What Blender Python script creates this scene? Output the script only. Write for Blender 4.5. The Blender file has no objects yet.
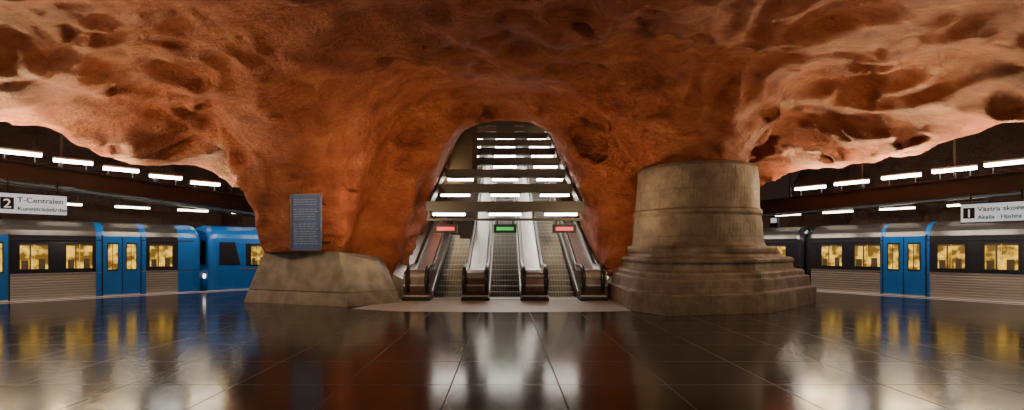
import bpy, math, random
import numpy as np
from mathutils import Vector, Matrix
random.seed(3)
rng=np.random.RandomState(7)
sc=bpy.context.scene
COL=bpy.context.collection

# ------------------------------------------------------------------ materials
def mat(name,c1,rough=0.5,metal=0.0,c2=None,scale=6.0,emit=None,es=0.0,bump=0.0,bscale=30.0,spec=0.5):
    m=bpy.data.materials.new(name); m.use_nodes=True
    nt=m.node_tree; b=nt.nodes['Principled BSDF']
    if c2 is None: c2=tuple(x*0.85 for x in c1)
    tc=nt.nodes.new('ShaderNodeTexCoord')
    n=nt.nodes.new('ShaderNodeTexNoise'); n.inputs['Scale'].default_value=scale; n.inputs['Detail'].default_value=5
    nt.links.new(tc.outputs['Object'],n.inputs['Vector'])
    r=nt.nodes.new('ShaderNodeValToRGB')
    r.color_ramp.elements[0].position=0.35; r.color_ramp.elements[1].position=0.65
    r.color_ramp.elements[0].color=(*c2,1); r.color_ramp.elements[1].color=(*c1,1)
    nt.links.new(n.outputs['Fac'],r.inputs['Fac'])
    nt.links.new(r.outputs['Color'],b.inputs['Base Color'])
    b.inputs['Roughness'].default_value=rough; b.inputs['Metallic'].default_value=metal
    b.inputs['Specular IOR Level'].default_value=spec
    if emit:
        b.inputs['Emission Color'].default_value=(*emit,1); b.inputs['Emission Strength'].default_value=es
    if bump>0:
        n2=nt.nodes.new('ShaderNodeTexNoise'); n2.inputs['Scale'].default_value=bscale; n2.inputs['Detail'].default_value=6
        nt.links.new(tc.outputs['Object'],n2.inputs['Vector'])
        bp=nt.nodes.new('ShaderNodeBump'); bp.inputs['Strength'].default_value=bump; bp.inputs['Distance'].default_value=0.03
        nt.links.new(n2.outputs['Fac'],bp.inputs['Height']); nt.links.new(bp.outputs['Normal'],b.inputs['Normal'])
    return m

def rock_mat():
    m=bpy.data.materials.new('painted_rock'); m.use_nodes=True
    nt=m.node_tree; b=nt.nodes['Principled BSDF']; L=nt.links.new
    tc=nt.nodes.new('ShaderNodeTexCoord')
    mp=nt.nodes.new('ShaderNodeMapping'); mp.inputs['Scale'].default_value=(0.7,1.7,1.2); mp.inputs['Rotation'].default_value=(0,0.2,0.25)
    L(tc.outputs['Object'],mp.inputs['Vector'])
    n=nt.nodes.new('ShaderNodeTexNoise'); n.inputs['Scale'].default_value=1.4; n.inputs['Detail'].default_value=12; n.inputs['Roughness'].default_value=0.70; n.inputs['Distortion'].default_value=0.2
    L(mp.outputs['Vector'],n.inputs['Vector'])
    r=nt.nodes.new('ShaderNodeValToRGB'); cr=r.color_ramp
    cr.elements[0].position=0.30; cr.elements[0].color=(0.22,0.050,0.028,1)
    cr.elements[1].position=0.72; cr.elements[1].color=(0.72,0.28,0.125,1)
    e=cr.elements.new(0.44); e.color=(0.41,0.100,0.050,1)
    e=cr.elements.new(0.56); e.color=(0.53,0.150,0.072,1)
    L(n.outputs['Fac'],r.inputs['Fac'])
    a=nt.nodes.new('ShaderNodeAttribute'); a.attribute_name='rock_tone'
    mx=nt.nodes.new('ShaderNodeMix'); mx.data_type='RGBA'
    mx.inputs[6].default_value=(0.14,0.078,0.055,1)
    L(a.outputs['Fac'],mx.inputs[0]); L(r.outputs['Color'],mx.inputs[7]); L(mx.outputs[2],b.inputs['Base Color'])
    b.inputs['Roughness'].default_value=0.55; b.inputs['Specular IOR Level'].default_value=0.45
    prev=None
    for sc_,det,dist,st,rg in ((1.1,6,0.28,1.0,0.6),(2.6,8,0.30,1.0,0.66),(7.0,7,0.08,0.9,0.65),(24,4,0.016,0.6,0.6)):
        nn=nt.nodes.new('ShaderNodeTexNoise'); nn.inputs['Scale'].default_value=sc_; nn.inputs['Detail'].default_value=det; nn.inputs['Roughness'].default_value=rg
        L((mp if sc_<5 else tc).outputs['Vector' if sc_<5 else 'Object'],nn.inputs['Vector'])
        s=nt.nodes.new('ShaderNodeMath'); s.operation='SUBTRACT'; s.inputs[1].default_value=0.5; L(nn.outputs['Fac'],s.inputs[0])
        ab=nt.nodes.new('ShaderNodeMath'); ab.operation='ABSOLUTE'; L(s.outputs[0],ab.inputs[0])
        bb=nt.nodes.new('ShaderNodeBump'); bb.inputs['Strength'].default_value=st; bb.inputs['Distance'].default_value=dist*2; bb.invert=sc_ in(1.1,7.0)
        L((nn.outputs['Fac'] if sc_ in(2.6,24) else ab.outputs[0]),bb.inputs['Height'])
        if prev: L(prev.outputs['Normal'],bb.inputs['Normal'])
        prev=bb
    L(prev.outputs['Normal'],b.inputs['Normal'])
    return m

def floor_mat():
    m=bpy.data.materials.new('polished_floor_tiles'); m.use_nodes=True
    nt=m.node_tree; b=nt.nodes['Principled BSDF']; L=nt.links.new
    tc=nt.nodes.new('ShaderNodeTexCoord')
    mp=nt.nodes.new('ShaderNodeMapping'); mp.inputs['Location'].default_value=(0.6,0.3,0); L(tc.outputs['Object'],mp.inputs['Vector'])
    br=nt.nodes.new('ShaderNodeTexBrick'); br.offset=0.0; br.squash=1.0
    br.inputs['Scale'].default_value=1.0; br.inputs['Brick Width'].default_value=1.2; br.inputs['Row Height'].default_value=1.2
    br.inputs['Mortar Size'].default_value=0.008; br.inputs['Mortar Smooth'].default_value=0.1
    br.inputs['Color1'].default_value=(0.026,0.025,0.026,1); br.inputs['Color2'].default_value=(0.042,0.040,0.041,1); br.inputs['Mortar'].default_value=(0.14,0.125,0.115,1)
    L(mp.outputs['Vector'],br.inputs['Vector'])
    n=nt.nodes.new('ShaderNodeTexNoise'); n.inputs['Scale'].default_value=1.7; n.inputs['Detail'].default_value=9; n.inputs['Roughness'].default_value=0.65
    L(tc.outputs['Object'],n.inputs['Vector'])
    mr=nt.nodes.new('ShaderNodeMapRange'); mr.inputs['To Min'].default_value=0.10; mr.inputs['To Max'].default_value=0.20
    L(n.outputs['Fac'],mr.inputs['Value'])
    ad=nt.nodes.new('ShaderNodeMath'); ad.operation='MULTIPLY_ADD'; ad.inputs[1].default_value=0.45
    L(br.outputs['Fac'],ad.inputs[0]); L(mr.outputs['Result'],ad.inputs[2]); L(ad.outputs[0],b.inputs['Roughness'])
    L(br.outputs['Color'],b.inputs['Base Color'])
    bp=nt.nodes.new('ShaderNodeBump'); bp.inputs['Strength'].default_value=0.12; bp.inputs['Distance'].default_value=0.01
    L(n.outputs['Fac'],bp.inputs['Height'])
    bp2=nt.nodes.new('ShaderNodeBump'); bp2.invert=True; bp2.inputs['Strength'].default_value=0.4; bp2.inputs['Distance'].default_value=0.005
    L(br.outputs['Fac'],bp2.inputs['Height']); L(bp.outputs['Normal'],bp2.inputs['Normal']); L(bp2.outputs['Normal'],b.inputs['Normal'])
    b.inputs['Specular IOR Level'].default_value=0.26
    return m

def stone_mat():
    m=bpy.data.materials.new('stone_blocks'); m.use_nodes=True
    nt=m.node_tree; b=nt.nodes['Principled BSDF']; L=nt.links.new
    uv=nt.nodes.new('ShaderNodeUVMap'); tc=nt.nodes.new('ShaderNodeTexCoord')
    br=nt.nodes.new('ShaderNodeTexBrick'); br.inputs['Scale'].default_value=1.0
    br.inputs['Brick Width'].default_value=1.5; br.inputs['Row Height'].default_value=0.62
    br.inputs['Mortar Size'].default_value=0.007; br.inputs['Mortar Smooth'].default_value=0.5
    br.inputs['Color1'].default_value=(0.205,0.162,0.138,1); br.inputs['Color2'].default_value=(0.178,0.138,0.117,1); br.inputs['Mortar'].default_value=(0.09,0.068,0.056,1)
    L(uv.outputs['UV'],br.inputs['Vector'])
    n=nt.nodes.new('ShaderNodeTexNoise'); n.inputs['Scale'].default_value=2.2; n.inputs['Detail'].default_value=12; n.inputs['Roughness'].default_value=0.75
    L(tc.outputs['Object'],n.inputs['Vector'])
    r=nt.nodes.new('ShaderNodeValToRGB'); r.color_ramp.elements[0].position=0.3; r.color_ramp.elements[0].color=(0.40,0.37,0.35,1); r.color_ramp.elements[1].position=0.7; r.color_ramp.elements[1].color=(1.35,1.28,1.18,1)
    L(n.outputs['Fac'],r.inputs['Fac'])
    mx=nt.nodes.new('ShaderNodeMix'); mx.data_type='RGBA'; mx.blend_type='MULTIPLY'; mx.inputs[0].default_value=1
    L(br.outputs['Color'],mx.inputs[6]); L(r.outputs['Color'],mx.inputs[7]); L(mx.outputs[2],b.inputs['Base Color'])
    b.inputs['Roughness'].default_value=0.55
    b1=nt.nodes.new('ShaderNodeBump'); b1.inputs['Strength'].default_value=0.6; b1.inputs['Distance'].default_value=0.02; b1.invert=True
    L(br.outputs['Fac'],b1.inputs['Height'])
    b2=nt.nodes.new('ShaderNodeBump'); b2.inputs['Strength'].default_value=0.7; b2.inputs['Distance'].default_value=0.09
    L(n.outputs['Fac'],b2.inputs['Height']); L(b1.outputs['Normal'],b2.inputs['Normal']); L(b2.outputs['Normal'],b.inputs['Normal'])
    return m

def step_mat():
    m=mat('grooved_step',(0.33,0.33,0.32),0.4,0.7)
    nt=m.node_tree; b=nt.nodes['Principled BSDF']
    w=nt.nodes.new('ShaderNodeTexWave'); w.bands_direction='X'; w.inputs['Scale'].default_value=6.0
    tc=nt.nodes.new('ShaderNodeTexCoord'); nt.links.new(tc.outputs['Object'],w.inputs['Vector'])
    r=nt.nodes.new('ShaderNodeValToRGB'); r.color_ramp.elements[0].color=(0.08,0.08,0.078,1); r.color_ramp.elements[1].color=(0.42,0.41,0.39,1)
    nt.links.new(w.outputs['Fac'],r.inputs['Fac']); nt.links.new(r.outputs['Color'],b.inputs['Base Color'])
    return m

M={}
M['rock']=rock_mat(); M['floor']=floor_mat(); M['stone']=stone_mat(); M['step']=step_mat()
M['concrete']=mat('rough_concrete',(0.27,0.24,0.215),0.65,0,(0.15,0.13,0.117),2.5,bump=0.6,bscale=14)
M['landing']=mat('pale_landing_stone',(0.56,0.54,0.52),0.35,0,(0.46,0.44,0.42),8)
M['edge']=mat('platform_edge_paint',(0.74,0.72,0.68),0.5,0)
M['dark']=mat('dark_steel',(0.028,0.027,0.027),0.5,0.4)
M['darkwall']=mat('dark_tunnel_wall',(0.06,0.045,0.035),0.9,0,bump=0.4,bscale=3)
M['beam']=mat('grey_beam',(0.055,0.053,0.053),0.5,0.2)
M['frame']=mat('grey_light_frame',(0.085,0.08,0.078),0.45,0.3)
M['steel']=mat('brushed_steel',(0.52,0.505,0.485),0.33,0.9,(0.44,0.425,0.405),9)
M['brown']=mat('brown_balustrade_metal',(0.17,0.11,0.09),0.3,0.75,(0.11,0.065,0.055),5)
M['rubber']=mat('black_handrail_rubber',(0.012,0.012,0.012),0.3,0)
M['corr']=mat('corrugated_steel',(0.52,0.49,0.44),0.32,0.7,(0.49,0.46,0.41),1.0)
M['band']=mat('dark_window_band',(0.025,0.025,0.03),0.15,0.1)
M['roof']=mat('bronze_roof',(0.11,0.097,0.085),0.3,0.6)
M['blue']=mat('blue_train_paint',(0.010,0.125,0.42),0.3,0.0,(0.009,0.11,0.37),3)
M['win']=mat('lit_train_interior',(0.8,0.6,0.2),0.5,0,emit=(1.0,0.66,0.20),es=1.6)
nt=M['win'].node_tree; b=nt.nodes['Principled BSDF']
tc=nt.nodes.new('ShaderNodeTexCoord'); nn=nt.nodes.new('ShaderNodeTexNoise'); nn.inputs['Scale'].default_value=3.6; nn.inputs['Detail'].default_value=2
rr=nt.nodes.new('ShaderNodeValToRGB'); rr.color_ramp.elements[0].position=0.42; rr.color_ramp.elements[0].color=(0.12,0.06,0.006,1); rr.color_ramp.elements[1].position=0.60; rr.color_ramp.elements[1].color=(1.0,0.56,0.05,1)
nt.links.new(tc.outputs['Object'],nn.inputs['Vector']); nt.links.new(nn.outputs['Fac'],rr.inputs['Fac']); nt.links.new(rr.outputs['Color'],b.inputs['Emission Color'])
for l in list(b.inputs['Base Color'].links): nt.links.remove(l)
b.inputs['Base Color'].default_value=(0.06,0.04,0.01,1)
M['seat']=mat('train_seat',(0.06,0.04,0.02),0.6,0,emit=(0.5,0.3,0.08),es=0.07)
M['pole']=mat('yellow_pole',(0.8,0.5,0.05),0.4,0,emit=(1,0.6,0.05),es=0.6)
M['tube']=mat('fluorescent_tube',(0.9,0.9,0.9),0.4,0,emit=(1.0,0.93,0.82),es=28)
M['tubef']=mat('fluorescent_tube_warm',(0.9,0.9,0.9),0.4,0,emit=(1.0,0.84,0.64),es=12)
M['signw']=mat('white_sign_face',(0.8,0.8,0.8),0.4,0,emit=(0.80,0.92,0.96),es=0.6)
M['black']=mat('black_sign_paint',(0.01,0.01,0.012),0.4,0)
M['ink']=mat('sign_ink',(0.01,0.05,0.08),0.5,0)
M['white']=mat('white_ink',(0.8,0.8,0.8),0.5,0,emit=(1,1,1),es=0.5)
M['red']=mat('red_display',(0.5,0.02,0.03),0.4,0,emit=(1,0.02,0.08),es=1.6)
M['green']=mat('green_display',(0.05,0.5,0.1),0.4,0,emit=(0.05,1,0.2),es=0.5)
M['plaque']=mat('slate_blue_plaque',(0.065,0.13,0.40),0.5,0.0)
M['plaquetext']=mat('plaque_lettering',(0.24,0.34,0.60),0.5,0)
M['pframe']=mat('plaque_frame',(0.09,0.13,0.26),0.4,0.3)
M['headl']=mat('headlamp',(1,1,1),0.3,0,emit=(1,0.9,0.7),es=5)

# ------------------------------------------------------------------ mesh builder
class B:
    def __init__(s): s.v=[]; s.f=[]; s.m=[]; s.sm=[]; s.mats=[]
    def mi(s,k):
        if k not in s.mats: s.mats.append(k)
        return s.mats.index(k)
    def add(s,vs,fs,k,smooth=False):
        o=len(s.v); s.v+= [tuple(p) for p in vs]; i=s.mi(k)
        for f in fs: s.f.append(tuple(o+j for j in f)); s.m.append(i); s.sm.append(smooth)
    def box(s,x0,x1,y0,y1,z0,z1,k,bev=0.0):
        if x0>x1:x0,x1=x1,x0
        if y0>y1:y0,y1=y1,y0
        vs=[(x,y,z) for z in(z0,z1) for y in(y0,y1) for x in(x0,x1)]
        s.add(vs,[(0,2,3,1),(4,5,7,6),(0,1,5,4),(2,6,7,3),(0,4,6,2),(1,3,7,5)],k)
    def hexa(s,bot,top,k):
        n=len(bot); vs=list(bot)+list(top)
        fs=[tuple(range(n-1,-1,-1)),tuple(range(n,2*n))]+[(i,(i+1)%n,n+(i+1)%n,n+i) for i in range(n)]
        s.add(vs,fs,k)
    def loft(s,rings,k,closed=True,caps=True,smooth=True):
        n=len(rings[0]); vs=[p for r in rings for p in r]; fs=[]
        for a in range(len(rings)-1):
            for i in range(n if closed else n-1):
                j=(i+1)%n; fs.append((a*n+i,a*n+j,(a+1)*n+j,(a+1)*n+i))
        s.add(vs,fs,k,smooth)
        if caps and closed:
            s.add(rings[0],[tuple(range(n-1,-1,-1))],k); s.add(rings[-1],[tuple(range(n))],k)
    def tube(s,path,r,k,n=8,rx=None):
        path=[Vector(p) for p in path]; rings=[]
        for i,p in enumerate(path):
            t=(path[min(i+1,len(path)-1)]-path[max(i-1,0)]).normalized()
            up=Vector((0,0,1)) if abs(t.z)<0.95 else Vector((0,1,0))
            a=t.cross(up).normalized(); b=a.cross(t).normalized()
            if i and a.dot(pa)<0: a=-a; b=-b
            pa=a
            rings.append([tuple(p+a*(rx or r)*math.cos(u*2*math.pi/n)+b*r*math.sin(u*2*math.pi/n)) for u in range(n)])
        s.loft(rings,k)
    def make(s,name,mw=None,bevel=0.0,recalc=True):
        me=bpy.data.meshes.new(name); me.from_pydata(s.v,[],s.f)
        for k in s.mats: me.materials.append(M[k])
        me.polygons.foreach_set('material_index',s.m); me.polygons.foreach_set('use_smooth',s.sm)
        if recalc:
            import bmesh
            bm=bmesh.new(); bm.from_mesh(me); bmesh.ops.recalc_face_normals(bm,faces=bm.faces); bm.to_mesh(me); bm.free()
        ob=bpy.data.objects.new(name,me); COL.objects.link(ob)
        if mw is not None: ob.matrix_world=mw
        if bevel>0:
            md=ob.modifiers.new('bevel','BEVEL'); md.width=bevel; md.segments=2; md.limit_method='ANGLE'; md.angle_limit=0.7
        return ob

# ------------------------------------------------------------------ track frames
PL=np.array([-14.6,14.8]); DL=np.array([0.668,0.744]); NL=np.array([0.744,-0.668])
PR=np.array([14.7,14.5]);  DR=np.array([-0.551,0.835]); NR=np.array([-0.835,-0.551])
SL=0.406; Y0=16.3
def frame(P,ex,ey):
    return Matrix(((ex[0],ey[0],0,P[0]),(ex[1],ey[1],0,P[1]),(0,0,1,0),(0,0,0,1)))
ML=frame(PL,DL,-NL)
MR=frame(PR,-DR,-NR)

# ------------------------------------------------------------------ rock cave (surface nets)
lat=rng.rand(6,32,32,32).astype(np.float32)*2-1
def vn(p,seed):
    L=lat[seed]; i=np.floor(p).astype(np.int32); f=(p-i).astype(np.float32); f=f*f*(3-2*f); i&=31; j=(i+1)&31
    x0,y0,z0=i.T; x1,y1,z1=j.T; fx,fy,fz=f.T
    a=L[x0,y0,z0]*(1-fx)+L[x1,y0,z0]*fx; b=L[x0,y1,z0]*(1-fx)+L[x1,y1,z0]*fx
    c=L[x0,y0,z1]*(1-fx)+L[x1,y0,z1]*fx; d=L[x0,y1,z1]*(1-fx)+L[x1,y1,z1]*fx
    return (a*(1-fy)+b*fy)*(1-fz)+(c*(1-fy)+d*fy)*fz
def smin(a,b,k):
    h=np.clip(0.5+0.5*(b-a)/k,0,1); return b*(1-h)+a*h-k*h*(1-h)
def smax(a,b,k): return -smin(-a,-b,k)
def rocknoise(P):
    w=np.stack([vn(P/2.2+3.1,3),vn(P/2.2+9.7,4),vn(P/2.2+17.3,5)],1)*0.7
    Q=(P+w)*np.array([0.75,1.35,1.0],np.float32)
    n=0.40*vn(Q/2.6,0)+0.62*(np.abs(vn(Q/2.0+5,1))-0.3)+0.40*(np.abs(vn(Q/1.0+11,2))-0.3)+0.30*(np.abs(vn(Q/0.52+7,3))-0.3)+0.10*vn(Q/0.28+1,4)
    return np.where(n>0.10,0.10+(n-0.10)*0.4,n)
def tunnel(x,y,z):
    zb=np.maximum(y-Y0,0)*SL; zr=np.maximum(z-zb,0); Hc=5.85
    W=3.45-0.25*np.clip((y-15.5)/3,0,1)-1.25*np.clip((zr-0.8)/4.6,0,1.2)
    e=((np.abs(x)/W)**4+(zr/Hc)**4)**(1/4)
    t=(1-e)*3.0
    return np.minimum(t,z-(zb-0.8))
h=0.105
xs=np.arange(-19.5,19.51,h,dtype=np.float32); ys=np.arange(-4,24.01,h,dtype=np.float32); zs=np.arange(-1.3,9.9,h,dtype=np.float32)
X,Y,Z=np.meshgrid(xs,ys,zs,indexing='ij')
x2,y2=np.meshgrid(xs,ys,indexing='ij')
dL=(x2-PL[0])*NL[0]+(y2-PL[1])*NL[1]; sL=(x2-PL[0])*DL[0]+(y2-PL[1])*DL[1]
dR=(x2-PR[0])*NR[0]+(y2-PR[1])*NR[1]; sR=(x2-PR[0])*DR[0]+(y2-PR[1])*DR[1]
base=6.2-0.02*np.maximum(y2-8,0)
LzL=np.clip(4.80-0.17*sL,3.6,5.1); LzR=np.clip(4.60-0.10*sR,3.8,4.8)
H=base-(base-LzL)*np.exp(-((dL-2.2)/np.where(dL>2.2,2.6,0.9))**2)
H=H-(H-LzR)*np.exp(-((dR-2.2)/np.where(dR>2.2,2.6,0.9))**2)
V=(H[:,:,None]-Z)
def leg(cx,cy,r,z0,g):
    zz=np.maximum(Z-z0,0)
    return np.hypot(X-cx,(Y-cy))-(r+g*zz**1.5)
V=smin(V,leg(-5.65,15.15,1.15,1.4,0.17),1.6)
V=smin(V,leg(5.4,14.8,1.1,3.4,0.30),1.5)
d2=np.maximum(np.maximum(15.9-Y,-6.5-X),X-6.9)
V=smin(V,d2,0.9)
V=smin(V,(dL+4.2)[:,:,None]+0*Z,0.8); V=smin(V,(dR+4.2)[:,:,None]+0*Z,0.8)
T=tunnel(X,Y,Z); T=np.where(Y>14.6,T,-9)
V=smax(V,T,0.4)
m_=np.abs(V)<1.3
P=np.stack([X[m_],Y[m_],Z[m_]],1)
V[m_]+=rocknoise(P).astype(np.float32)
clear=np.where(T>0.15,(T-0.15)*0.7,-9).astype(np.float32)
V=np.maximum(V,clear)
lim=((T+0.6)*1.0).astype(np.float32)
V=np.where((Y>16.6)&(np.abs(X)<6),np.minimum(V,lim),V)
def boxclear(x0,x1,y0,y1,z1,z0=-9):
    return np.minimum(np.minimum(np.minimum(X-x0,x1-X),np.minimum(Y-y0,y1-Y)),np.minimum(z1-Z,Z-z0))
V=np.maximum(V,boxclear(-8.6,-2.6,12.0,15.95,1.42))
V=np.maximum(V,boxclear(2.6,9.6,11.0,15.9,3.6))
V=smax(V,boxclear(-6.2,-4.2,12.0,13.62,3.6,1.0),0.6)
V[(np.abs(X)<5.6)&(Z<-0.5)]=-0.5
del X,Y,Z,T,m_,clear,lim
S=V<0
nx,ny,nz=V.shape
c=[S[a:nx-1+a,b:ny-1+b,d:nz-1+d] for a in(0,1) for b in(0,1) for d in(0,1)]
allc=c[0].copy(); anyc=c[0].copy()
for q in c[1:]: allc&=q; anyc|=q
act=anyc&~allc
I,J,K=np.nonzero(act)
cid=-np.ones(act.shape,np.int32); cid[I,J,K]=np.arange(len(I))
acc=np.zeros((len(I),3)); cnt=np.zeros(len(I))
corn=[(a,b,d) for a in(0,1) for b in(0,1) for d in(0,1)]
for p in corn:
    for ax in range(3):
        if p[ax]==0:
            q=list(p); q[ax]=1
            v0=V[I+p[0],J+p[1],K+p[2]]; v1=V[I+q[0],J+q[1],K+q[2]]
            mm=(v0<0)!=(v1<0); t=np.where(mm,v0/np.where(mm,v0-v1,1),0)
            pos=np.array(p,float)[None]+np.zeros((len(I),3)); pos[:,ax]+=t
            acc[mm]+=pos[mm]; cnt[mm]+=1
vp=(acc/cnt[:,None]+np.stack([I,J,K],1))*h+np.array([xs[0],ys[0],zs[0]])
quads=[]
def emitq(ax):
    a=[slice(1,-1)]*3; a0=list(a); a1=list(a); a0[ax]=slice(0,-1); a1[ax]=slice(1,None)
    s0=S[tuple(a0)]; s1=S[tuple(a1)]; d=np.nonzero(s0!=s1)
    idx=[d[0]+(0 if ax==0 else 1),d[1]+(0 if ax==1 else 1),d[2]+(0 if ax==2 else 1)]
    u,w=[(1,2),(2,0),(0,1)][ax]
    def cc(du,dw):
        q=[idx[0].copy(),idx[1].copy(),idx[2].copy()]; q[u]+=du; q[w]+=dw; return cid[q[0],q[1],q[2]]
    Q=np.stack([cc(-1,-1),cc(0,-1),cc(0,0),cc(-1,0)],1)
    neg=~s0[d]
    Q[neg]=Q[neg][:,::-1]
    quads.append(Q)
for ax in range(3): emitq(ax)
Q=np.concatenate(quads); Q=Q[(Q>=0).all(1)]
def npmesh(name,vp,Q,matk,rock_tone):
    me=bpy.data.meshes.new(name); me.vertices.add(len(vp)); me.vertices.foreach_set('co',vp.astype(np.float32).ravel())
    me.loops.add(Q.size); me.loops.foreach_set('vertex_index',Q.astype(np.int32).ravel())
    me.polygons.add(len(Q)); me.polygons.foreach_set('loop_start',np.arange(0,Q.size,4,dtype=np.int32))
    me.polygons.foreach_set('use_smooth',np.ones(len(Q),bool))
    me.update(calc_edges=True); me.validate()
    me.materials.append(M[matk])
    at=me.attributes.new('rock_tone','FLOAT','POINT'); at.data.foreach_set('value',rock_tone.astype(np.float32))
    ob=bpy.data.objects.new(name,me); COL.objects.link(ob); return ob
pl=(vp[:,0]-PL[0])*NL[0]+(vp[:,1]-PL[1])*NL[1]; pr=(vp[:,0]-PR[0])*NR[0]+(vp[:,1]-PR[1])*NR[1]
rock_tone=np.clip((np.minimum(pl,pr)-0.9)/0.8,0,1)  # rock fades from orange to dark brown over the tracks
npmesh('ceiling',vp,Q,'rock',rock_tone)
# upper escalator shaft (continuation of the rock tunnel, same tapered section)
nA=70; yy=np.arange(23.3,46,0.25); vv=[]
for y in yy:
    zb=(y-Y0)*SL
    for a in np.linspace(-0.25,math.pi+0.25,nA):
        cx=math.copysign(abs(math.cos(a))**0.5,math.cos(a)); sz=math.copysign(abs(math.sin(a))**0.5,math.sin(a))
        zr=5.9*sz; W=3.25-1.25*min(max((zr-0.8)/4.6,0),1.2)
        vv.append((W*cx,y,zb+zr))
vv=np.array(vv); nn_=rocknoise(vv)
cen=np.stack([0*vv[:,0],vv[:,1],(vv[:,1]-Y0)*SL+2],1); dd=vv-cen; dd/=np.linalg.norm(dd,axis=1)[:,None]
vv=vv+dd*np.clip(nn_,-0.1,0.4)[:,None]*0.7
QQ=np.array([[i*nA+j,i*nA+j+1,(i+1)*nA+j+1,(i+1)*nA+j] for i in range(len(yy)-1) for j in range(nA-1)])
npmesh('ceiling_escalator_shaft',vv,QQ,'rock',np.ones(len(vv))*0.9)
b=B(); b.box(-4,4,45.5,45.9,10,19,'darkwall'); b.make('wall_shaft_end')
for nm,Pm,Mx,sg in(('wall_tunnel_end_left',PL,ML,1),('wall_tunnel_end_right',PR,MR,-1)):
    b=B(); x=sg*13.2; b.box(x,x+sg*0.3,-6,5,-1.2,7.5,'darkwall'); b.make(nm,Mx)
b=B(); b.box(-26,26,-6.3,-6.0,-1.2,8,'darkwall'); b.make('wall_back')

# ------------------------------------------------------------------ floor
def pt(P,D,N,s,d): q=P+D*s+N*d; return (float(q[0]),float(q[1]))
fl=[pt(PL,DL,NL,-21,0.0),pt(PR,DR,NR,-20,0.0),pt(PR,DR,NR,13,0.0),pt(PL,DL,NL,13,0.0)]
b=B(); b.hexa([(x,y,-0.4) for x,y in fl],[(x,y,0) for x,y in fl],'floor'); b.make('floor')
b=B(); b.box(-30,30,-8,32,-1.35,-1.2,'darkwall'); b.make('track_bed')
for nm,P_,D_,N_ in(('platform_edge_line',PL,DL,NL),('platform_edge_line',PR,DR,NR)):
    q=[pt(P_,D_,N_,-16,0.02),pt(P_,D_,N_,-16,0.22),pt(P_,D_,N_,12,0.22),pt(P_,D_,N_,12,0.02)]
    q2=[pt(P_,D_,N_,-16,0.62),pt(P_,D_,N_,-16,0.74),pt(P_,D_,N_,12,0.74),pt(P_,D_,N_,12,0.62)]
    b=B(); 
    for qq in(q,q2): b.hexa([(x,y,-0.01) for x,y in qq],[(x,y,0.004) for x,y in qq],'edge')
    b.make(nm)
b=B(); lf=[(-3.9,13.1),(-2.6,12.5),(0,12.35),(2.6,12.5),(3.5,12.75),(3.3,15.6),(-3.2,15.6)]
b.hexa([(x,y,-0.01) for x,y in lf],[(x,y,0.006) for x,y in lf],'landing'); b.make('landing_floor_slab')

# ------------------------------------------------------------------ concrete base under left rock leg
b=B()
bot=[(-7.55,14.75,-0.02),(-4.15,13.5,-0.02),(-3.0,14.6,-0.02),(-3.45,16.3,-0.02),(-7.6,16.6,-0.02)]
mid=[(-7.45,14.85,0.35),(-4.2,13.62,0.35),(-3.1,14.7,0.35),(-3.5,16.3,0.35),(-7.5,16.6,0.35)]
top=[(-7.05,15.0,1.5),(-4.55,14.0,1.46),(-3.75,14.9,1.15),(-3.9,16.3,1.3),(-7.0,16.6,1.5)]
b.hexa(bot,mid,'concrete'); b.hexa(mid,top,'concrete')
b.make('concrete_pillar_base',bevel=0.03)

# ------------------------------------------------------------------ classical stone pedestal at right
foot=[(3.15,15.3),(3.12,12.7),(3.65,11.55),(6.3,12.15),(8.85,14.5),(8.5,17.0),(3.3,17.0)]
cx,cy=5.55,14.6; N=112
def polyr(a):
    dx,dy=math.cos(a),math.sin(a); best=99
    for i in range(len(foot)):
        x1,y1=foot[i][0]-cx,foot[i][1]-cy; x2_,y2_=foot[(i+1)%len(foot)][0]-cx,foot[(i+1)%len(foot)][1]-cy
        ex,ey=x2_-x1,y2_-y1; den=dx*ey-dy*ex
        if abs(den)<1e-9: continue
        t=(x1*ey-y1*ex)/den; u=(x1*dy-y1*dx)/den
        if t>0 and -1e-6<=u<=1+1e-6: best=min(best,t)
    return best
PRr=[polyr(2*math.pi*i/N) for i in range(N)]
prof=[(-0.02,1,0),(0.46,0.995,0),(0.49,0.985,0),(0.50,0.945,0),(0.78,0.935,0),(0.80,0.925,0),(0.81,0.90,0),(0.92,0.90,0),(0.97,0.885,0.02),(0.99,0.82,0.05),(1.15,0.815,0.08),(1.20,0.835,0.10),(1.27,0.835,0.12),(1.31,0.81,0.15),(1.32,0.76,0.22),(1.40,0.745,0.3),(1.46,0.755,0.4),(1.55,0.755,0.5),(1.60,0.735,0.6),(1.61,0.66,0.85),(1.66,0.645,0.95),(1.72,0.635,1),(2.2,0.625,1),(2.42,0.62,1),(2.46,0.635,1),(2.56,0.635,1),(2.60,0.615,1),(3.3,0.597,1),(3.72,0.585,1),(3.80,0.565,1),(3.84,0.52,1),(3.9,0.38,1)]
b=B(); rings=[]; R0=2.72
for (z,sca,mo) in prof:
    ring=[]
    for i in range(N):
        a=2*math.pi*i/N; r=sca*(PRr[i]*(1-mo)+R0*mo)
        ccx=cx-0.12*mo
        wob=0.02*math.sin(a*7+z*3)+0.012*math.sin(a*17+z*5)
        ring.append((ccx+(r+wob)*math.cos(a),cy+(r+wob)*math.sin(a),z))
    rings.append(ring)
b.loft(rings,'stone',smooth=False)
ob=b.make('stone_pedestal')
me=ob.data; uvl=me.uv_layers.new(name='UVMap')
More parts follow.
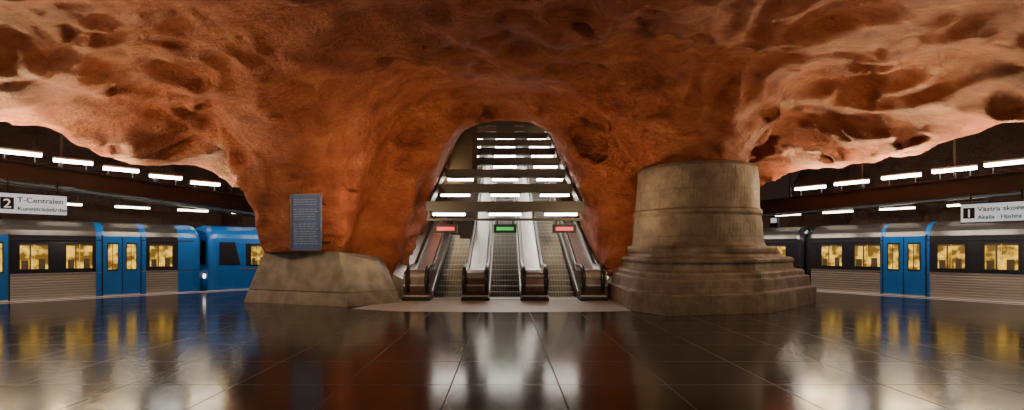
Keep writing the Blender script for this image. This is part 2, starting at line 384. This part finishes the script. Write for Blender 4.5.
for p in me.polygons:
    ang=[math.atan2(me.vertices[me.loops[li].vertex_index].co.y-cy,me.vertices[me.loops[li].vertex_index].co.x-cx)%(2*math.pi) for li in p.loop_indices]
    if max(ang)-min(ang)>3: ang=[a+2*math.pi if a<3 else a for a in ang]
    for li,a in zip(p.loop_indices,ang): uvl.data[li].uv=(a*2.2,me.vertices[me.loops[li].vertex_index].co.z)
md=ob.modifiers.new('b','BEVEL'); md.width=0.015; md.segments=1; md.limit_method='ANGLE'; md.angle_limit=0.6

# ------------------------------------------------------------------ escalators
YE=45.0
def zc(y): return max(0,(y-Y0))*SL
for k,xc in enumerate((-1.75,0,1.75)):
    b=B()
    y=Y0; i=0
    while y<YE-0.5:
        zt=SL*(y+0.4-Y0)
        b.box(xc-0.46,xc+0.46,y,y+0.42,zt-0.30,zt,'step')
        b.box(xc-0.46,xc+0.46,y-0.004,y+0.02,zt-0.012,zt+0.003,'steel')
        y+=0.4; i+=1
    b.box(xc-0.47,xc+0.47,15.35,Y0,-0.01,0.02,'steel')
    b.box(xc-0.46,xc+0.46,Y0-0.25,Y0,0.02,0.03,'step')
    for sx in(-1,1):
        xx=xc+sx*0.465
        b.hexa([(xx,15.7,0),(xx+sx*0.02,15.7,0),(xx+sx*0.02,YE,zc(YE)-0.2),(xx,YE,zc(YE)-0.2)],[(xx,15.7,0.25),(xx+sx*0.02,15.7,0.25),(xx+sx*0.02,YE,zc(YE)+0.25),(xx,YE,zc(YE)+0.25)],'steel')
    b.make('escalator')
def balustrade(xc,x0,x1,rails,outer=0):
    b=B()
    arc=[(15.30,0.0),(15.16,0.10),(15.06,0.28),(15.03,0.48),(15.06,0.66),(15.15,0.80),(15.30,0.88)]
    top=arc+[(16.5,0.88),(YE,0.88+SL*(YE-16.5))]
    bot=[(15.30+0.002*i,-0.01) for i in range(len(arc))]+[(16.5,0.0),(YE,SL*(YE-16.5)-0.4)]
    for (xa,xb,k,dz) in((x0,x1,'brown',0.0),(x0+0.14,x1-0.14,'steel',0.03)):
        for i in range(len(top)-1):
            t0,t1,b0,b1=top[i],top[i+1],bot[i],bot[i+1]
            if k=='steel' and i<len(arc)-3: continue
            tt0=(t0[0],t0[1]+dz); tt1=(t1[0],t1[1]+dz)
            b.hexa([(xa,b0[0],b0[1]),(xb,b0[0],b0[1]),(xb,b1[0],b1[1]),(xa,b1[0],b1[1])],[(xa,tt0[0],tt0[1]),(xb,tt0[0],tt0[1]),(xb,tt1[0],tt1[1]),(xa,tt1[0],tt1[1])],k)
    for z in(0.12,0.44,0.72):
        b.box(x0-0.005,x1+0.005,14.99 if z==0.44 else 15.04,15.3,z,z+0.05,'steel')
    b.box(x0-0.03,x1+0.03,15.0,15.7,-0.01,0.09,'dark')
    for xr in rails:
        path=[(xr,15.5,0.20),(xr,15.2,0.22),(xr,15.02,0.33),(xr,14.94,0.52),(xr,14.95,0.70),(xr,15.04,0.87),(xr,15.2,0.98),(xr,15.45,1.02),(xr,16.3,1.02),(xr,16.6,1.05),(xr,17.2,1.02+SL*0.72),(xr,YE,1.02+SL*(YE-16.5))]
        b.tube(path,0.05,'rubber',8,0.06)
        b.box(xr-0.02,xr+0.02,15.3,16.5,0.86,1.0,'steel')
        b.hexa([(xr-.02,16.5,.86),(xr+.02,16.5,.86),(xr+.02,YE,.86+SL*(YE-16.5)),(xr-.02,YE,.86+SL*(YE-16.5))],[(xr-.02,16.5,1.0),(xr+.02,16.5,1.0),(xr+.02,YE,1.0+SL*(YE-16.5)),(xr-.02,YE,1.0+SL*(YE-16.5))],'steel')
    if outer:
        xa,xb=sorted((outer*3.02,outer*3.5)); za,zb_=(0.75,0.5) if outer<0 else (0.5,0.75)
        b.hexa([(xa,16.0,-0.3),(xb,16.0,-0.3),(xb,YE,SL*(YE-16.5)-0.4),(xa,YE,SL*(YE-16.5)-0.4)],[(xa,16.0,za),(xb,16.0,zb_),(xb,YE,zb_+0.2+SL*(YE-16.5)),(xa,YE,za+0.2+SL*(YE-16.5))],'steel')
    b.make('escalator_balustrade',bevel=0.012)
for xc in(-0.875,0.875): balustrade(xc,xc-0.385,xc+0.385,(xc-0.33,xc+0.33))
balustrade(-2.62,-3.0,-2.24,(-2.30,-2.86),-1); balustrade(2.62,2.24,3.0,(2.30,2.86),1)
b=B(); b.box(-3.0,3.0,15.9,16.3,-0.01,0.012,'steel'); b.make('escalator_comb_plate')

# overhead light frames above escalators
b=B()
ysb=[16.0]+[18.0+2.05*i for i in range(13)]
def zl(y): return 2.62+SL*(y-16.0)
for i,y in enumerate(ysb):
    z=zl(y)
    if i==0:
        b.box(-2.45,2.45,y-0.05,y+0.35,z+0.09,z+0.40,'frame')
        b.box(-2.45,2.45,y-0.08,y+0.15,z-0.20,z-0.13,'frame')
        for x in(-2.4,-0.9,0.9,2.4): b.box(x-0.025,x+0.025,y,y+0.08,z-0.14,z+0.12,'frame')
    else:
        b.box(-2.35,2.35,y,y+0.35,z+0.10,z+0.40,'frame')
    for x in(-1.75,0,1.75):
        b.box(x-0.55,x+0.55,y-0.04,y+0.16,z+0.03,z+0.10,'frame')
        b.box(x-0.50,x+0.50,y-0.03,y+0.13,z-0.035,z+0.03,'tube')
for sx in(-1,1):
    x0,x1=sorted((sx*2.34,sx*2.46))
    b.hexa([(x0,16,2.72),(x1,16,2.72),(x1,YE-1,2.72+SL*(YE-17)),(x0,YE-1,2.72+SL*(YE-17))],[(x0,16,3.0),(x1,16,3.0),(x1,YE-1,3.0+SL*(YE-17)),(x0,YE-1,3.0+SL*(YE-17))],'frame')
    for y in ysb[1:8]:
        z=zl(y)+0.3; b.box(x0+0.04,x0+0.08,y+0.1,y+0.16,z,z+1.2,'dark')
b.make('escalator_light_frame')
for k,(x,c_) in enumerate(((-1.85,'red'),(0,'green'),(1.85,'red'))):
    b=B(); b.box(x-0.36,x+0.36,15.95,16.1,2.04,2.30,'dark'); b.box(x-0.27,x+0.27,15.94,15.95,2.11,2.22,c_)
    for dx in(-0.25,0.25): b.box(x+dx-0.02,x+dx+0.02,16.0,16.04,2.29,2.43,'dark')
    b.make('escalator_direction_display')

# ------------------------------------------------------------------ trains
def profile(off=0.0,ridge=True):
    p=[(0.04,-0.75)]
    if ridge:
        n=9
        for i in range(n):
            z0=0.02+0.72*i/n; z1=0.02+0.72*(i+0.5)/n
            p+= [(0.0,z0),(0.0,z0+0.03),(0.015,z1),(0.015,z1+0.03)]
        p.append((0.0,0.76))
    else: p+=[(0.0,0.0),(0.0,0.76)]
    p+= [(0.0,1.75),(0.02,1.95),(0.07,2.10),(0.18,2.24),(0.40,2.36),(0.8,2.43),(1.3,2.45)]
    p=[(y-off,z) for y,z in p]
    return p+[(2.6-y,z) for y,z in p[::-1][1:]]
def extr(b,pr,x0,x1,matf):
    n=len(pr)
    vs=[(x0,y,z) for y,z in pr]+[(x1,y,z) for y,z in pr]
    for i in range(n-1):
        zm=(pr[i][1]+pr[i+1][1])/2
        b.add([vs[i],vs[i+1],vs[n+i+1],vs[n+i]],[(0,1,2,3)],matf(zm))
def silver(z): return 'corr' if z<0.76 else ('band' if z<1.88 else 'roof')
def window(b,x0,x1,z0=0.93,z1=1.68,y=0.0):
    b.box(x0-0.03,x1+0.03,y-0.012,y+0.02,z0-0.03,z1+0.03,'black')
    b.box(x0,x1,y-0.016,y,z0,z1,'win')
    w=x1-x0
    b.box(x0+w*0.05,x0+w*0.30,y-0.020,y-0.004,z0,z0+0.26,'seat'); b.box(x0+w*0.66,x0+w*0.90,y-0.020,y-0.004,z0,z0+0.30,'seat')
    b.box(x0+w*0.50,x0+w*0.515,y-0.021,y-0.004,z0,z1,'pole')
    b.box(x0+w*0.33,x0+w*0.39,y-0.020,y-0.004,z0,z1,'seat')
    b.box(x0,x1,y-0.020,y-0.004,z1-0.05,z1,'seat')
def door(b,x0,x1):
    b.box(x0,x1,-0.035,0.05,0.01,1.95,'blue')
    xm=(x0+x1)/2; b.box(xm-0.012,xm+0.012,-0.04,0,0.01,1.95,'black')
    w=(x1-x0)/2
    for a in(x0,xm):
        b.box(a+w*0.2,a+w*0.8,-0.045,-0.03,0.83,1.74,'black'); b.box(a+w*0.25,a+w*0.75,-0.048,-0.03,0.87,1.69,'win')
        b.box(a+w*0.46,a+w*0.50,-0.050,-0.04,0.87,1.69,'seat')
    b.box(x0,x1,-0.04,0.0,0.01,0.05,'steel')
    b.box(x0-0.04,x0,-0.02,0.03,0.01,1.98,'black'); b.box(x1,x1+0.04,-0.02,0.03,0.01,1.98,'black')
def wheels(b,x0,x1):
    for x in(x0+1.5,x0+3,x1-3,x1-1.5):
        for y in(0.55,2.05):
            ring=[[(x+0.36*math.cos(t),yy_,-0.83+0.36*math.sin(t)) for t in [2*math.pi*i/20 for i in range(20)]] for yy_ in(y-0.06,y+0.06)]
            b.loft(ring,'dark')
def car(name,Mx,x0,x1,doors,wins,blues,allblue=False,cap='blue'):
    b=B(); mf=(lambda z:'blue') if allblue else silver
    pr=profile(0,not allblue)
    extr(b,pr,x0,x1,mf)
    def endcap(xe,sg,m):
        last=[(xe,y,z) for y,z in pr]
        for dx,s_ in((0.10,0.985),(0.18,0.95),(0.24,0.90)):
            cur=[(xe+sg*dx,1.3+(y-1.3)*s_,(z if z<0.8 else 0.8+(z-0.8)*s_)) for y,z in pr]
            for i in range(len(pr)-1): b.add([last[i],last[i+1],cur[i+1],cur[i]],[(0,1,2,3)],m,False)
            last=cur
        b.add(last,[tuple(range(len(last)))],m)
        xx=xe+sg*0.245
        b.box(xx-0.01,xx+0.01,0.35,2.25,0.95,1.85,'band')
        if m=='blue':
            for yy_ in(0.4,2.0): b.box(xx-0.012,xx+0.012,yy_,yy_+0.2,0.45,0.6,'headl')
    endcap(x0,-1,cap); endcap(x1,1,cap)
    for (a,c_) in blues:
        pb=profile(0.012,False); extr(b,pb,a,c_,lambda z:'blue')
    for (a,c_) in wins: window(b,a,c_,y=-0.012 if any(q<=a<=w for q,w in blues) or allblue else 0)
    for (a,c_) in doors: door(b,a,c_)
    if not allblue: b.box(x0,x1,-0.012,0.01,0.76,0.80,'steel'); b.box(x0,x1,-0.010,0.01,1.80,1.84,'dark')
    b.box(x0+0.3,x1-0.3,0.3,2.3,-0.9,-0.7,'dark'); wheels(b,x0,x1)
    if allblue:
        b.hexa([(x0+0.1,-0.02,0.95),(x0+0.85,-0.02,0.95),(x0+0.85,0.0,0.95),(x0+0.1,0.0,0.95)],[(x0+0.1,-0.02,1.8),(x0+0.65,-0.02,1.8),(x0+0.65,0.0,1.8),(x0+0.1,0.0,1.8)],'band')
        b.box(x0+0.9,x1-0.4,-0.008,0.0,0.72,0.78,'steel')
        b.box(x0+1.05,x1-0.4,-0.006,0.0,0.88,1.75,'band')
    return b.make(name,Mx,recalc=False)
car('metro_train_car',ML,-9.0,5.0,[(-7.6,-6.6),(-4.1,-3.1),(-0.85,0.17),(2.38,3.38)],[(-6.2,-5.55),(-5.1,-4.5),(-2.7,-2.05),(-1.75,-1.1),(0.42,1.04),(1.47,2.10),(3.66,4.32)],[(2.2,2.40),(3.36,3.55),(4.5,5.0)])
car('metro_train_car',ML,5.75,12.4,[(8.6,9.6)],[(7.0,7.5),(7.75,8.25)],[],allblue=True)
car('metro_train_car',MR,-5.75,9.0,[(-3.40,-2.26),(0.9,2.0),(4.2,5.3)],[(-5.36,-4.69),(-4.27,-3.51),(-1.94,-1.29),(-0.83,-0.12),(2.4,3.0),(3.3,3.9)],[(-3.5,-3.38),(-2.28,-2.15)],cap='band')
car('metro_train_car',MR,-12.6,-6.3,[(-9.5,-8.5)],[(-7.3,-6.7),(-8.3,-7.7)],[],cap='band')

# ------------------------------------------------------------------ service beams with lamps over platform edges
def area(name,loc,tgt,e,sx,sy,col):
    l=bpy.data.lights.new(name,'AREA'); l.shape='RECTANGLE'; l.size=sx; l.size_y=sy; l.energy=e; l.color=col
    o=bpy.data.objects.new(name,l); COL.objects.link(o); o.location=loc
    o.rotation_euler=(Vector(tgt)-Vector(loc)).to_track_quat('-Z','Y').to_euler(); return o
def service(Mx,sg,z0,slope,cent,ln,smin_,smax_,lampdz,zlow):
    yb=-1.2
    zz=lambda s: z0+slope*s
    def sl(b,s0,s1,ya,yb_,da,db,k):
        b.hexa([(sg*s0,ya,zz(s0)+da),(sg*s1,ya,zz(s1)+da),(sg*s1,yb_,zz(s1)+da),(sg*s0,yb_,zz(s0)+da)],[(sg*s0,ya,zz(s0)+db),(sg*s1,ya,zz(s1)+db),(sg*s1,yb_,zz(s1)+db),(sg*s0,yb_,zz(s0)+db)],k)
    b=B()
    sl(b,smin_,smax_,yb-0.12,yb+0.12,-0.50,-0.04,'beam')
    sl(b,smin_,smax_,yb-0.2,yb+0.2,-0.04,0.0,'beam')
    sl(b,smin_,smax_,yb-0.2,yb+0.2,-0.54,-0.50,'beam')
    sl(b,smin_,smax_,0.6,0.9,-0.45,-0.25,'dark'); sl(b,smin_,smax_,2.2,2.4,-0.35,-0.2,'dark')
    s=smin_+0.8
    while s<smax_:
        b.box(sg*s-0.03,sg*s+0.03,yb-0.03,yb+0.03,zz(s),6.2,'dark')
        b.box(sg*s-0.04,sg*s+0.04,yb,3.6,zz(s)-0.25,zz(s)-0.17,'dark')
        s+=2.35
    b.make('service_beam',Mx)
    for c_ in cent:
        z=zz(c_)+lampdz; x=sg*c_
        b=B(); b.box(x-ln/2-0.02,x+ln/2+0.02,yb-0.09,yb+0.09,z+0.03,z+0.09,'steel'); b.box(x-ln/2,x+ln/2,yb-0.10,yb+0.07,z-0.05,z+0.03,'tube')
        for dx in(-ln*0.35,ln*0.35): b.box(x+dx-0.012,x+dx+0.012,yb+0.075,yb+0.10,zz(c_)-0.02,z+0.07,'dark')
        b.make('fluorescent_lamp',Mx)
    s=smin_+1.0
    while s<smax_-1:
        x=sg*s; b=B(); b.box(x-0.5,x+0.5,1.0,1.15,zlow-0.03,zlow+0.03,'tubef'); b.box(x-0.52,x+0.52,0.98,1.17,zlow+0.03,zlow+0.08,'dark')
        for dx in(-0.4,0.4): b.box(x+dx-0.01,x+dx+0.01,1.06,1.08,zlow+0.07,zz(s)-0.17 if zz(s)-0.17>zlow+0.1 else zlow+0.2,'dark')
        b.make('track_lamp',Mx); s+=1.9
    for s in np.arange(smin_+1.5,smax_,2.2):
        p=Mx@Vector((sg*s,yb+0.05,zz(s)-0.60)); t=Mx@Vector((sg*s,0.1,0.9))
        area('train_fill',p,t,32,1.6,0.12,(1.0,0.90,0.76))  # added light without tubes, brightens the train sides
    for s in (-4.0,0.5,5.0):
        p=Mx@Vector((sg*s,0.9,zz(s)-0.1)); t=Mx@Vector((sg*s,3.6,5.5))
        area('track_fill',p,t,14,1.6,0.12,(1.0,0.75,0.5))  # added fill lifting the dark rock over the tracks
service(ML,1,3.98,-0.085,[-3.2,-2.02,-0.84,0.33,1.47,2.62,3.82,5.0],0.88,-9,8.6,0.25,3.0)
service(MR,-1,3.60,-0.03,[-2.5,-1.2,0.05,1.22,2.5,3.88,5.2],0.98,-9,8.6,0.27,2.95)

# ------------------------------------------------------------------ signs
def text(body,loc,size,matk,parent,rot):
    cu=bpy.data.curves.new(body,'FONT'); cu.body=body; cu.size=size; cu.extrude=0.002; cu.offset=0.003; cu.materials.append(M[matk])
    o=bpy.data.objects.new('lettering',cu); COL.objects.link(o); o.parent=parent; o.location=loc; o.rotation_euler=rot; return o
def sign(Mx,x0,x1,y,z0,z1,num,lines,ztop):
    b=B(); b.box(x0,x1,y-0.07,y+0.07,z0,z1,'signw'); b.box(x0-0.02,x1+0.02,y-0.08,y+0.08,z1,z1+0.03,'dark'); b.box(x0-0.02,x1+0.02,y-0.08,y+0.08,z0-0.03,z0,'dark')
    hh=z1-z0
    b.box(x0+0.05,x0+0.05+hh*0.50,y-0.076,y-0.06,z0+hh*0.2,z1-hh*0.2,'black')
    for x in(x0+0.2,x1-0.2): b.box(x-0.02,x+0.02,y-0.02,y+0.02,z1,ztop,'dark')
    o=b.make('platform_sign',Mx)
    R=(math.pi/2,0,0)
    text(num,(x0+0.05+hh*0.10,y-0.080,z0+hh*0.28),hh*0.62,'white',o,R)
    for i,l in enumerate(lines): text(l,(x0+0.09+hh*0.54,y-0.080,z1-hh*(0.42+0.42*i)),hh*(0.36 if len(l)<14 else 0.29),'ink',o,R)
sign(ML,-0.14,1.28,-1.45,2.50,3.04,'2',['T-Centralen','Kungsträdgården'],3.45)
sign(MR,-0.98,0.45,-1.45,2.28,2.78,'1',['Västra skogen','Akalla · Hjulsta'],3.1)
b=B(); b.box(-6.6,-6.3,-1.3,-1.2,2.35,2.75,'black'); b.box(-6.56,-6.34,-1.31,-1.3,2.52,2.70,'white'); b.box(-6.47,-6.43,-1.26,-1.23,2.74,3.0,'dark'); b.make('small_hanging_sign',MR)

# plaque on rock leg
b=B(); b.box(-0.40,0.40,-0.03,0.03,-0.72,0.72,'plaque')
for a in(-0.42,0.39): b.box(a,a+0.03,-0.045,0.035,-0.74,0.74,'pframe')
for a in(-0.74,0.71): b.box(-0.42,0.42,-0.045,0.035,a,a+0.03,'pframe')
for i in range(19):
    z=0.60-i*0.064
    if i in(3,9): continue
    x=-0.33
    while x<0.26:
        w=random.uniform(0.04,0.12); b.box(x,min(x+w,0.33),-0.034,-0.03,z-0.009,z+0.009,'plaquetext'); x+=w+0.025
for xx in(-0.3,0.3):
    for z in(-0.5,0.5): b.box(xx-0.02,xx+0.02,0.03,0.9,z-0.02,z+0.02,'dark')
b.make('information_plaque',Matrix.Translation((-5.20,13.40,2.22))@Matrix.Rotation(math.radians(-8),4,'Z'))

# ------------------------------------------------------------------ lights
warm=(1.0,0.70,0.34)
def L3(P_,D_,N_,s,d,z): q=P_+D_*s+N_*d; return (float(q[0]),float(q[1]),z)
for s,e in((-2.5,210),(-0.3,300),(2.2,95),(4.8,50)):
    area('uplight',L3(PL,DL,NL,s,2.0,3.7-0.05*s),L3(PL,DL,NL,s,3.4,6.0),e,1.2,0.15,warm)
for s,e in((-3.0,60),(-0.3,150),(2.0,230),(4.4,160)):
    area('uplight',L3(PR,DR,NR,s,2.0,3.5),L3(PR,DR,NR,s,3.4,6.0),e,1.2,0.15,warm)
area('fill_light',(-2.9,12.6,2.3),(-3.9,15.9,4.2),100,0.3,0.3,warm)  # added fill lights for rock, leg and pedestal; no fixtures stand here
area('fill_light',(2.4,13.0,2.3),(3.2,15.9,4.2),60,0.3,0.3,warm)
area('fill_light',(-10.5,12.0,3.0),(-5.0,12.0,5.2),115,0.3,0.3,warm)
area('fill_light',(10.5,11.5,3.0),(5.0,11.5,5.4),115,0.3,0.3,warm)
area('fill_light',(-8.5,8.5,3.7),(0,9.5,5.9),95,0.3,0.3,warm)
area('fill_light',(8.5,8.0,3.7),(0,9.5,5.9),75,0.3,0.3,warm)
area('fill_light',(-6.5,4.5,2.0),(-5.5,13.0,2.5),80,0.6,0.4,(1,0.8,0.62))
area('fill_light',(3.0,4.5,2.5),(5.5,13.0,1.8),65,0.6,0.4,(1,0.8,0.62))
for y,e in((18.0,35),(21,50),(24.5,60),(29,60),(35,60)):
    for sx in(-1,1):
        area('shaft_fill',(sx*2.5,y,2.2+SL*(y-16.3)),(sx*2.3,y+0.3,8+SL*(y-16.3)),e,0.8,0.1,warm)  # added fill to brighten the dark shaft rock, no lamp fixture
w=bpy.data.worlds.new('world'); sc.world=w; w.use_nodes=True
w.node_tree.nodes['Background'].inputs[0].default_value=(0.5,0.3,0.2,1); w.node_tree.nodes['Background'].inputs[1].default_value=0.05

# ------------------------------------------------------------------ camera
cd=bpy.data.cameras.new('camera'); cam=bpy.data.objects.new('camera',cd); COL.objects.link(cam)
cam.location=(0,0,1.5); cam.rotation_euler=(math.pi/2,0,0); cd.lens=18; cd.sensor_width=36; cd.shift_x=0.0068; cd.shift_y=0.044
cd.clip_end=200
sc.camera=cam
print('rock verts',len(vp),'faces',len(Q))
